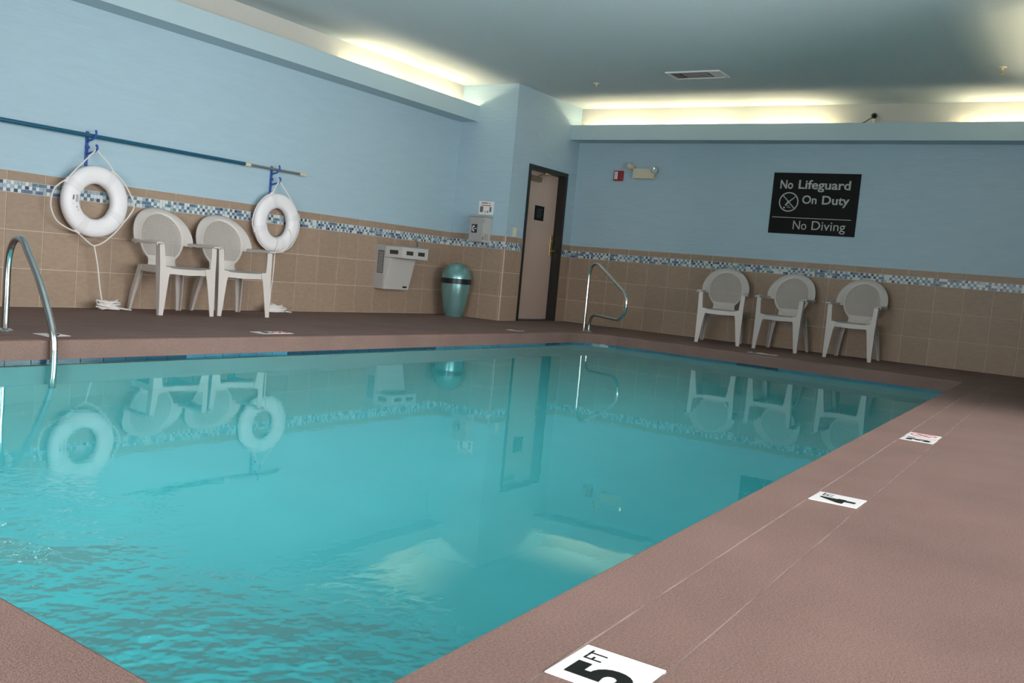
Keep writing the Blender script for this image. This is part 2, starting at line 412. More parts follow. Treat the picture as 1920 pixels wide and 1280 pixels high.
# window in the bay (behind the frame's right edge)
win = empty('window_1', ((WX0 + WX1) / 2, YA - 0.06, 0)); tag(win, 'wide sliding glass doors of the bay to the right', 'window', kind='structure')
wcx = (WX0 + WX1) / 2
bm = bm_new(); fwid = 0.05
box(bm, WX0 - wcx, WX0 - wcx + fwid, -.03, .03, WZ0, WZ1); box(bm, WX1 - wcx - fwid, WX1 - wcx, -.03, .03, WZ0, WZ1)
box(bm, WX0 - wcx + fwid, WX1 - wcx - fwid, -.03, .03, WZ0, WZ0 + .06); box(bm, WX0 - wcx + fwid, WX1 - wcx - fwid, -.03, .03, WZ1 - .06, WZ1)
for k in (1, 2, 3):
    xm = WX0 - wcx + (WX1 - WX0) * k / 4; box(bm, xm - .03, xm + .03, -.03, .03, WZ0 + .06, WZ1 - .06)
finish('window_frame', bm, 'brushed_steel', win)
for k in range(4):
    xa = WX0 - wcx + (WX1 - WX0) * k / 4 + .04; xb = WX0 - wcx + (WX1 - WX0) * (k + 1) / 4 - .04
    boxo('pane', 'window_glass', (xa, xb, -.003, .003, WZ0 + .06, WZ1 - .06), win)
win2 = empty('window_2', (XN - 0.06, (VY0 + VY1) / 2, 0)); tag(win2, 'wide window in the near wall behind the photographer', 'window', kind='structure')
bm = bm_new(); hv = (VY1 - VY0) / 2
box(bm, -.03, .03, -hv, -hv + .05, VZ0, VZ1); box(bm, -.03, .03, hv - .05, hv, VZ0, VZ1); box(bm, -.03, .03, -hv + .05, hv - .05, VZ0, VZ0 + .06); box(bm, -.03, .03, -hv + .05, hv - .05, VZ1 - .06, VZ1); box(bm, -.03, .03, -.03, .03, VZ0 + .06, VZ1 - .06)
finish('window_frame', bm, 'brushed_steel', win2)
for sg_ in (-1, 1): boxo('pane', 'window_glass', (-.003, .003, min(sg_ * .04, sg_ * (hv - .05)), max(sg_ * .04, sg_ * (hv - .05)), VZ0 + .06, VZ1 - .06), win2)
bm = bm_new(); box(bm, -22, 5, -26, YA - T - .01, -0.12, -0.04)
tag(finish('patio', bm, 'patio'), 'pale concrete patio outside the glass doors', 'ground', kind='structure')

# tiled dado: individual tiles over a grout bed, with a three-row mosaic band
ROWS = [(0.004, 0.312), (0.318, 0.622), (0.628, 0.921), (1.019, 1.092)]
def dado(wallo, org, ud, nd, length, phase, pitch):
    """org: world point at floor where u=0; ud along the wall; nd out of the wall"""
    org = Vector(org); ud = Vector(ud); nd = Vector(nd)
    def W(u, d, z): p = org + ud * u + nd * d; return (p.x, p.y, z)
    bm = bm_new(); prism(bm, [(0, 0.0), (length, 0.0), (length, HT), (0, HT)], lambda u, v, d: W(u, d, v), 0.0005, 0.005)
    finish('grout_bed', bm, 'grout', wallo)
    g = 0.0035; cache = {}
    us = [0.0]; u = phase % pitch
    if u < 0.02: u += pitch
    while u < length - 0.02: us.append(u); u += pitch
    us.append(length)
    for a, b in zip(us, us[1:]):
        for (z0, z1) in ROWS:
            wd = round(b - a - 2 * g, 4); ht = round(z1 - z0, 4); key = (wd, ht)
            if key not in cache:
                bm = bm_new(); t = 0.0055; e = 0.002
                lo = [bm.verts.new(tuple(ud * x + Vector((0, 0, z)))) for x, z in ((-wd / 2, -ht / 2), (wd / 2, -ht / 2), (wd / 2, ht / 2), (-wd / 2, ht / 2))]
                mid = [bm.verts.new(tuple(ud * x + nd * (t - e) + Vector((0, 0, z)))) for x, z in ((-wd / 2, -ht / 2), (wd / 2, -ht / 2), (wd / 2, ht / 2), (-wd / 2, ht / 2))]
                hi = [bm.verts.new(tuple(ud * x + nd * t + Vector((0, 0, z)))) for x, z in ((-wd / 2 + e, -ht / 2 + e), (wd / 2 - e, -ht / 2 + e), (wd / 2 - e, ht / 2 - e), (-wd / 2 + e, ht / 2 - e))]
                for A, B in ((lo, mid), (mid, hi)):
                    for k in range(4): bm.faces.new((A[k], A[(k + 1) % 4], B[(k + 1) % 4], B[k]))
                bm.faces.new(hi); bmesh.ops.recalc_face_normals(bm, faces=bm.faces)
                # make sure the face looks out of the wall
                f = [f for f in bm.faces if len(f.verts) == 4][-1]
                if f.normal.dot(nd) < 0: bmesh.ops.reverse_faces(bm, faces=bm.faces)
                me = bpy.data.meshes.new('tile'); bm.to_mesh(me); bm.free(); me.materials.append(MATS['tile_brown']); cache[key] = me
            o = bpy.data.objects.new('tile', cache[key]); COL.objects.link(o); o.parent = wallo
            o.location = W((a + b) / 2, 0.005, (z0 + z1) / 2)
    # mosaic
    bm = bm_new(); nrow = 3; s = 0.0302; t = 0.005; cols = int(length / s)
    pick = [0, 0, 0, 1, 1, 1, 2, 2, 2, 3, 4, 4]
    for c in range(cols):
        for r in range(nrow):
            mi = random.choice([0, 0, 0, 0, 1, 2]) if (c + r) % 2 else random.choice([1, 2, 2, 2, 3, 4, 4, 0])
            u0, u1 = c * s + 0.0014, (c + 1) * s - 0.0014; z0 = 0.9245 + r * s + 0.0014; z1 = z0 + s - 0.0028
            lo = [bm.verts.new(W(u, 0.005, z)) for u, z in ((u0, z0), (u1, z0), (u1, z1), (u0, z1))]
            dz = random.uniform(-.0006, .0006)
            hi = [bm.verts.new(W(u, 0.005 + t + dz * (1 if i % 2 else -1), z)) for i, (u, z) in enumerate(((u0, z0), (u1, z0), (u1, z1), (u0, z1)))]
            for k in range(4): bm.faces.new((lo[k], lo[(k + 1) % 4], hi[(k + 1) % 4], hi[k])).material_index = mi
            bm.faces.new(hi).material_index = mi
    o = finish('mosaic_band', bm, ['mosaic_white', 'mosaic_pale', 'mosaic_blue', 'mosaic_navy', 'mosaic_teal'], wallo); o['kind'] = 'stuff'
    o['label'] = 'band of small blue and white glass mosaic squares'
PL_ = 0.3186
dado(wall_left, (XJ, 0, 0), (-1, 0, 0), (0, -1, 0), 10.6, (-2.218 - XJ) * -1, PL_)
dado(wall_side, (XJ, 0, 0), (0, -1, 0), (-1, 0, 0), -YJ, 0.24, 0.306)
dado(wall_front, (XJ, YJ, 0), (1, 0, 0), (0, -1, 0), DX0 - XJ, 0.30, 0.306)
def dado_small(): dado(wall_front, (DX1, YJ, 0), (1, 0, 0), (0, -1, 0), -DX1, 0.0, 0.306)
dado_small()
dado(wall_far, (0, YJ, 0), (0, -1, 0), (-1, 0, 0), -YR + YJ, (5.467 + YJ) % 0.3035, 0.3035)
dado(wall_right, (0, YR, 0), (-1, 0, 0), (0, 1, 0), -XR, 0.2, 0.306)

# light ledges (trough with an upstand) and fluorescent tubes in them
def ledge(name, a, b, nd, label):
    """a->b along the wall foot line; nd out of the wall"""
    a = Vector(a); b = Vector(b); nd = Vector(nd); ud = (b - a).normalized(); L_ = (b - a).length
    def W(u, d, z): p = a + ud * u + nd * d; return (p.x, p.y, z)
    bm = bm_new()
    prof = [(0.001, LB), (LD, LB), (LD, LT), (LD - 0.025, LT), (LD - 0.025, LB + 0.03), (0.001, LB + 0.03)]
    sweep(bm, [[W(0, d, z) for d, z in prof], [W(L_, d, z) for d, z in prof]])
    o = finish(name, bm, 'ledge_paint'); tag(o, label, 'ledge', kind='structure')
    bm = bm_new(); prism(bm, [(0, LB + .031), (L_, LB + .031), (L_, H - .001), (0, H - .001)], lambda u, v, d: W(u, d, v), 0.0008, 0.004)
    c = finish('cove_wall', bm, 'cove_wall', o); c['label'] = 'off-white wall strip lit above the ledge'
    return o
led_l = ledge('trim_1', (XN, 0, 0), (XJ, 0, 0), (0, -1, 0), 'blue light ledge running along the top of the left wall')
led_f = ledge('trim_2', (0, YJ, 0), (0, YR, 0), (-1, 0, 0), 'blue light ledge running along the top of the far wall')
led_r = ledge('trim_3', (-LD, YR, 0), (XR, YR, 0), (0, 1, 0), 'blue light ledge along the top of the right wall')
def fixture(p, q, label):
    """strip fixture with one tube between two points lying in the trough"""
    p = Vector(p); q = Vector(q); c = (p + q) / 2; t = (q - p).normalized(); L_ = (q - p).length; s = Vector((-t.y, t.x, 0))
    e = empty('fluorescent_fixture', c); tag(e, label, 'light', 'tube lights hidden on the wall ledges')
    bm = bm_new(); sweep(bm, [[t * u + s * a + Vector((0, 0, z)) for a, z in ((-.035, -.053), (.035, -.053), (.025, .035), (-.025, .035))] for u in (-L_ / 2, L_ / 2)]); finish('housing', bm, 'white', e)
    bm = bm_new(); tube(bm, [t * (-L_ / 2 + .03) + Vector((0, 0, .062)), t * (L_ / 2 - .03) + Vector((0, 0, .062))], 0.014, 10); finish('tube', bm, 'tube_light', e, smooth=True)
    for sg in (-1, 1):
        bm = bm_new(); sweep(bm, [[t * (sg * (L_ / 2 - .03) + u) + s * a + Vector((0, 0, z)) for a, z in ((-.012, .03), (.012, .03), (.012, .078), (-.012, .078))] for u in (-.012, .012)]); finish('socket', bm, 'white', e)
zt = LB + 0.085; dm = 0.14
fixture((-4.02, -dm, zt), (-2.88, -dm, zt), 'tube light in the left wall ledge, farther from the corner block')
fixture((-2.86, -dm, zt), (-1.72, -dm, zt), 'tube light in the left wall ledge, next to the corner block')
fixture((-dm, -0.95, zt), (-dm, -2.10, zt), 'tube light in the far wall ledge, next to the corner block')
fixture((-dm, -2.12, zt), (-dm, -3.24, zt), 'tube light in the far wall ledge under the ceiling vent')
fixture((-dm, -3.28, zt), (-dm, -4.43, zt), 'tube light in the far wall ledge above the black sign')
fixture((-dm, -5.78, zt), (-dm, -6.95, zt), 'tube light in the far wall ledge near the right corner')
fixture((-1.3, YR + dm, zt), (-2.45, YR + dm, zt), 'tube light in the right wall ledge nearer the far corner')
fixture((-2.5, YR + dm, zt), (-3.65, YR + dm, zt), 'tube light in the right wall ledge nearer the window bay')

# ------------------------------------------------------------------ door
door = empty('door_1', ((DX0 + DX1) / 2, YJ, 0)); tag(door, 'pinkish beige door in a black steel frame by the corner', 'door', kind='structure')
hw = (DX1 - DX0) / 2; fr = 0.052; dp = 0.17
bm = bm_new()
def frame_sec(z): pass
box(bm, -hw, -hw + fr, -.012, dp, 0, DH); box(bm, hw - fr, hw, -.012, dp, 0, DH); box(bm, -hw + fr, hw - fr, -.012, dp, DH - fr, DH)
box(bm, -hw + fr, -hw + fr + .015, .125, dp, 0, DH - fr); box(bm, hw - fr - .015, hw - fr, .125, dp, 0, DH - fr)
finish('door_frame', bm, 'door_frame', door)
boxo('threshold', 'dark', (-hw + fr, hw - fr, -.01, dp, 0.0, 0.014), door)
leaf = boxo('door_leaf', 'door_leaf', (-hw + fr + .004, hw - fr - .004, .112, .157, 0.02, DH - fr - .004), door, bevel=0.003)
# door closer
bm = bm_new(); box(bm, -.40, -.12, -.012, .052, 1.885, 1.955); box(bm, -.43, -.40, .0, .052, 1.895, 1.945); box(bm, -.12, -.10, .0, .052, 1.895, 1.945)
clo = finish('door_closer', bm, 'bronze', leaf, bevel=0.006)
bm = bm_new(); tube(bm, [(-.2, -.005, 1.955), (-.16, -.03, 1.985), (.02, -.055, 2.0), (-.03, .0, 2.015)], .009, 6); finish('closer_arm', bm, 'brass', leaf, smooth=True)
nt_ = boxo('notice', 'black', (-.145, .095, .046, .053, 1.375, 1.575), leaf)
for k in range(6):
    boxo('notice_line', 'letter_dim', (-.09, .05 - .02 * (k % 3), .0445, .0465, 1.525 - .022 * k, 1.533 - .022 * k), leaf)
bm = bm_new(); box(bm, .335, .385, .040, .053, .90, 1.20); finish('handle_plate', bm, 'brass', leaf, bevel=.003)
bm = bm_new(); tube(bm, spline([(.36, .04, .985), (.36, -.015, .985), (.345, -.03, .985), (.24, -.03, .98)], 5), .010, 8); finish('handle', bm, 'brass', leaf, smooth=True)
bm = bm_new(); lathe(bm, [(0, -.012), (.018, -.012), (.02, 0), (.02, .012)], 14, c=(.36, .036, 1.12), axis='y'); finish('lock_cylinder', bm, 'brass', leaf, smooth=True)
for ch in leaf.children: ch.location = (.045, .06, 0)
# switch plate beside the door
sw = empty('switch_plate', (-1.49, YJ, 1.16)); tag(sw, 'cream light switch plate left of the door', 'switch')
boxo('plate', 'cream_light', (-.042, .042, -.007, 0.0, -.06, .06), sw, bevel=.002); boxo('toggle', 'cream', (-.007, .007, -.02, -.006, -.012, .012), sw)

# ------------------------------------------------------------------ phone box and small sign on the corner block
ph = empty('phone_box', (XJ, -0.54, 0.985)); tag(ph, 'grey emergency phone box with a black handset symbol on its door', 'phone box')
boxo('body', 'grey_light', (-.185, -.008, -.105, .105, 0.0, .322), ph, bevel=.004)
dr = boxo('front_door', 'grey_paint', (-.202, -.186, -.105, .105, .004, .318), ph, bevel=.003)
boxo('hood', 'grey_paint', (-.212, -.006, -.115, .115, .322, .342), ph, bevel=.003)
boxo('latch', 'steel', (-.208, -.2, .088, .1, .13, .2), dr)
ic = boxo('handset_sign', 'icon_blue', (-.2045, -.2015, -.02, .065, .115, .225), dr)
bm = bm_new()
tube(bm, spline([(-.2055, .033, .198), (-.2055, .047, .19), (-.2055, .052, .17), (-.2055, .047, .15), (-.2055, .033, .142)], 4), .005, 6)
box(bm, -.2065, -.2045, .022, .042, .188, .208); box(bm, -.2065, -.2045, .022, .042, .132, .152)
box(bm, -.2065, -.2045, -.012, .03, .166, .174)
finish('handset_symbol', bm, 'white', dr)
for k in range(2): boxo('hinge', 'steel', (-.2, -.183, -.112, -.104, .03 + .22 * k, .075 + .22 * k), dr)
bm = bm_new()
for k in range(3): box(bm, -.15 + .03 * k, -.143 + .03 * k, -.1065, -.1045, .03, .11)
finish('side_print', bm, 'print_grey', ph)
sg = empty('small_sign', (XJ, -0.535, 1.352)); tag(sg, 'small white notice with red line above the phone box', 'sign')
boxo('panel', 'white', (-.006, 0.0, -.118, .118, 0, .172), sg)
boxo('print_bar', 'print_grey', (-.0075, -.0055, -.02, .075, .142, .156), sg); boxo('print_bar', 'print_grey', (-.0075, -.0055, -.06, -.035, .142, .152), sg)
boxo('red_line', 'pink_red', (-.0075, -.0055, -.075, .075, .112, .124), sg)
boxo('picture', 'print_grey', (-.0075, -.0055, .045, .095, .03, .105), sg); boxo('picture', 'print_grey', (-.0075, -.0055, -.085, -.055, .035, .1), sg)
boxo('picture', 'print_pale', (-.0075, -.0055, -.005, .02, .02, .05), sg); boxo('picture', 'print_grey', (-.0075, -.0055, -.04, -.02, .025, .05), sg)

# ------------------------------------------------------------------ drinking fountain
df = empty('drinking_fountain', (-2.935, 0, 0)); tag(df, 'grey wall-mounted drinking fountain with louvred side and push bars', 'drinking fountain')
y0 = -.011
bm = bm_new()   # back body
box(bm, -.235, .235, -.155, y0, .30, .835); finish('back_body', bm, 'grey_paint', df, bevel=.004)
bm = bm_new()   # sloping front apron
prof = [(-.155, .30), (-.170, .30), (-.255, .682), (-.155, .682)]
sweep(bm, [[(x, y, z) for y, z in prof] for x in (-.232, .232)]); finish('front_apron', bm, 'grey_light', df, bevel=.004)
bm = bm_new(); box(bm, -.24, .24, -.435, -.1555, .685, .822); finish('basin_body', bm, 'grey_light', df, bevel=.006)
bm = bm_new(); box(bm, -.243, .243, -.44, -.157, .8225, .834); top_ = finish('basin_rim', bm, 'brushed_steel', df, bevel=.003)
bm = bm_new(); lathe(bm, [(.13, .0), (.10, -.004), (.0, -.008)], 24, c=(0, -.30, .8355)); finish('drain_bowl', bm, 'dark', df, smooth=True)
for x in (-.115, .105): boxo('push_bar', 'dark', (x - .062, x + .062, -.439, -.4345, .728, .775), df, bevel=.001)
boxo('push_bar', 'dark', (-.2435, -.2395, -.36, -.235, .728, .775), df)
for k in range(16): boxo('louver', 'grey_paint', (-.243, -.2345, -.135, -.06, .50 + .016 * k, .508 + .016 * k), df)
boxo('louver_recess', 'dark', (-.2375, -.2345, -.14, -.05, .49, .76), df)
bm = bm_new(); tube(bm, spline([(.14, -.33, .83), (.14, -.33, .875), (.132, -.33, .895), (.105, -.33, .9)], 4), .011, 8); finish('bubbler', bm, 'steel', df, smooth=True)
bm = bm_new(); tube(bm, [(.14, -.33, .895), (.122, -.31, .925)], .012, 6); finish('bubbler_guard', bm, 'bronze', df)
boxo('maker_plate', 'black', (.11, .185, -.1815, -.1735, .325, .345), df)

# ------------------------------------------------------------------ trash can
tb = empty('trash_can', (-1.955, -0.345, 0)); tag(tb, 'teal metal trash can with domed swing lid and black band', 'trash can')
bm = bm_new(); lathe(bm, [(0, 0), (.115, 0), (.12, .01), (.150, .14), (.172, .26), (.188, .36), (.192, .424), (.0, .424)], 40); finish('body', bm, 'bin_teal', tb, smooth=True)
bm = bm_new(); lathe(bm, [(.19, .424), (.199, .425), (.202, .486), (.197, .492), (.0, .492)], 40); bd = finish('band', bm, 'bin_black', tb, smooth=True)
bm = bm_new()
prof = [(.196, .492)] + [(.196 * math.cos(a), .492 + .20 * math.sin(a)) for a in [k * PI / 2 / 10 for k in range(1, 10)]] + [(0, .692)]
lathe(bm, prof, 40); lid = finish('lid', bm, 'bin_teal', tb, smooth=True)
# swing flap: a proud patch of the dome facing the pool
bm = bm_new(); cdir = Vector((-.35, -.75, .62)).normalized(); a1 = cdir.cross(Vector((0, 0, 1))).normalized(); a2 = a1.cross(cdir)
rings = []
for i in range(7):
    th = 0.56 * i / 6; row = []
    for k in range(28 if i else 1):
        f = 2 * PI * k / 28; d = (cdir * math.cos(th) + (a1 * math.cos(f) + a2 * math.sin(f)) * math.sin(th))
        row.append(Vector((.206 * d.x, .206 * d.y, .492 + .210 * d.z)))
    rings.append([bm.verts.new(v) for v in row])
edge = []
for v in rings[-1]:
    c = v.co.copy(); c = Vector((c.x * .96, c.y * .96, .492 + (c.z - .492) * .96)); edge.append(bm.verts.new(c))
rings.append(edge)
for A, B in zip(rings, rings[1:]):
    for k in range(28):
        if len(A) == 1: bm.faces.new((A[0], B[k], B[(k + 1) % 28]))
        else: bm.faces.new((A[k], A[(k + 1) % 28], B[(k + 1) % 28], B[k]))
finish('swing_flap', bm, 'bin_teal', lid, smooth=True, sharp=0.5)

# ------------------------------------------------------------------ far wall fittings
al = empty('fire_alarm', (0, -1.555, 2.03)); tag(al, 'red fire alarm strobe on the far wall', 'fire alarm')
boxo('backplate', 'red', (-.035, 0.0, -.07, .07, 0, .14), al, bevel=.004); boxo('strobe_lens', 'lens_clear', (-.055, -.035, .0, .052, .018, .125), al, bevel=.006)
boxo('horn_grille', 'red', (-.045, -.035, -.06, -.012, .02, .12), al, bevel=.004)
em = empty('emergency_light', (0, -1.955, 2.065)); tag(em, 'cream emergency light box with two lamp heads', 'emergency light')
boxo('battery_box', 'cream', (-.085, 0.0, -.16, .16, 0, .125), em, bevel=.008); boxo('top_bar', 'cream', (-.06, -.02, -.18, .18, .126, .138), em)
for s, (yy, zz, d) in enumerate(((.20, .16, Vector((-.55, .55, .1))), (-.15, .125, Vector((-.85, -.25, -.3))))):
    d.normalize(); c = Vector((-.07, yy, zz)); bm = bm_new()
    tube(bm, [c - d * .05, c - d * .02, c + d * .035, c + d * .05], [.018, .042, .05, .05], 16)
    hd = finish('lamp_head', bm, 'cream', em, smooth=True)
    bm = bm_new(); tube(bm, [c + d * .048, c + d * .058, c + d * .062], [.045, .04, .02], 16); finish('lamp_lens', bm, 'lens_clear', hd, smooth=True)
    bm = bm_new(); tube(bm, [c - d * .04, Vector((-.04, max(-.16, min(.165, yy)), .13))], .012, 8); finish('swivel', bm, 'cream', hd)

# the black sign
sgn = empty('pool_sign', (0, -4.268, 1.435)); tag(sgn, 'large black sign reading No Lifeguard On Duty, No Diving', 'sign')
SW_, SH_ = 1.062, 0.758
boxo('sign_panel', 'black', (-.012, 0.0, -SW_ / 2, SW_ / 2, 0, SH_), sgn, bevel=.002)
XD, YD = (0, -1, 0), (0, 0, 1)     # reading direction along -y, seen from -x
def sp(u, v): return (-.0125, SW_ / 2 - u, v)     # u from the sign's left edge, v up
# measured on the photograph as fractions of the panel
for word, u_, v_, w_w, h_w, bo in (('No', .095, .557, .160, .110, .003), ('Lifeguard', .325, .527, .628, .146, .003), ('On', .388, .379, .178, .104, .003), ('Duty', .632, .345, .326, .140, .003), ('No', .308, .058, .168, .108, .0), ('Diving', .540, .026, .406, .144, .0)):
    text_obj('lettering', word, .17, 'letter', sp(u_, v_), XD, YD, sgn, bold=bo, width=w_w, height=h_w)
bm = bm_new(); box(bm, -.0138, -.0118, SW_ / 2 - 1.0, SW_ / 2 - .036, .197, .205); finish('divider_line', bm, 'letter', sgn)
# crossed-out diver
cu, cv, R_ = .222, .395, .122
def mp_s(u, v, d): return (-.0118 - d, SW_ / 2 - (cu + u), cv + v)
bm = bm_new(); n = 40
ro = [[bm.verts.new(mp_s(r * math.cos(2 * PI * k / n), r * math.sin(2 * PI * k / n), d)) for k in range(n)] for r, d in ((R_, 0), (R_, .002), (R_ - .014, .002), (R_ - .014, 0))]
for a, b in zip(ro, ro[1:] + ro[:1]):
    for k in range(n): bm.faces.new((a[k], a[(k + 1) % n], b[(k + 1) % n], b[k]))
def bar(bm, p, q, w0, w1, d=.002):
    p = Vector(p); q = Vector(q); t = (q - p).normalized(); s = Vector((-t.y, t.x))
    prism(bm, [tuple(p + s * w0), tuple(p - s * w0), tuple(q - s * w1), tuple(q + s * w1)], mp_s, 0, d)
bar(bm, (-.078, .078), (.078, -.078), .006, .006)
finish('prohibition_ring', bm, 'letter', sgn)
bm = bm_new(); bar(bm, (.08, .068), (.0, .0), .004, .008, .0024); bar(bm, (.0, .004), (-.04, -.045), .012, .007, .0024); bar(bm, (-.035, -.04), (.02, -.052), .004, .003, .0024); bar(bm, (-.02, -.066), (.035, -.072), .003, .003, .0024)
prism(bm, [(-.05 + .011 * math.cos(a), -.072 + .011 * math.sin(a)) for a in [2 * PI * k / 12 for k in range(12)]], mp_s, 0, .0024)
finish('diver_symbol', bm, 'letter', sgn)

# security camera standing on the far ledge
sc_ = empty('security_camera', (-LD + .02, -4.925, LT)); tag(sc_, 'small dark security camera with a cable on the far wall ledge', 'camera')
bm = bm_new(); tube(bm, [(0, 0, 0), (0, 0, .05)], .012, 8); finish('stand', bm, 'white', sc_)
bm = bm_new(); tube(bm, [(.05, .02, .095), (.0, .0, .085), (-.05, -.01, .07)], [.03, .033, .03], 12); cb = finish('camera_body', bm, 'dark', sc_, smooth=True)
bm = bm_new(); tube(bm, [(-.05, -.01, .07), (-.06, -.012, .067)], [.022, .02], 12); finish('lens', bm, 'black', cb)
bm = bm_new(); tube(bm, spline([(.02, .01, .07), (.01, .05, .05), (.0, .10, .012), (.01, .13, .005)], 4), .006, 6); finish('cable', bm, 'dark', sc_, smooth=True)

# ceiling vent and sprinklers
ve = empty('ceiling_vent', (-1.8, -3.32, H)); tag(ve, 'rectangular white ceiling vent with dark louvres', 'vent')
bm = bm_new(); a, b, f = .17, .32, .03
box(bm, -a, a, -b, -b + f, -.014, 0); box(bm, -a, a, b - f, b, -.014, 0); box(bm, -a, -a + f, -b + f, b - f, -.014, 0); box(bm, a - f, a, -b + f, b - f, -.014, 0)
finish('vent_frame', bm, 'white', ve)
boxo('duct', 'black', (-a + f, a - f, -b + f, b - f, -.003, -.001), ve)
for k in range(4):
    y = -.27 + .028 * k
    for sgn_ in (-1, 1):
        bm = bm_new(); sweep(bm, [[(x, sgn_ * (y + dy), z) for dy, z in ((0, -.004), (.0015, -.004), (.009, -.014), (.0075, -.014))] for x in (-a + f, a - f)]); finish('vane', bm, 'white', ve)
for k in range(6):
    x = -.115 + .04 * k
    bm = bm_new(); sweep(bm, [[(x + dx, y, z) for dx, z in ((0, -.004), (.0015, -.004), (-.009, -.013), (-.0105, -.013))] for y in (-.155, .155)]); finish('vane', bm, 'white', ve)
def sprinkler(x, y, label):
    e = empty('sprinkler', (x, y, H)); tag(e, label, 'sprinkler', 'ceiling sprinklers')
    bm = bm_new(); lathe(bm, [(0, 0), (.04, 0), (.034, -.01), (.012, -.014), (.012, -.03), (0, -.03)], 18); finish('escutcheon', bm, 'cream_light', e, smooth=True)
    bm = bm_new(); tube(bm, [(-.014, 0, -.028), (-.016, 0, -.05), (0, 0, -.062), (.016, 0, -.05), (.014, 0, -.028)], .004, 6); finish('yoke', bm, 'brass', e)
    bm = bm_new(); lathe(bm, [(0, -.06), (.02, -.062), (.02, -.065), (0, -.066)], 12); finish('deflector', bm, 'brass', e)
sprinkler(-1.62, -6.355, 'ceiling sprinkler near the right edge of the photo')
sprinkler(-1.55, -1.908, 'ceiling sprinkler near the corner block')

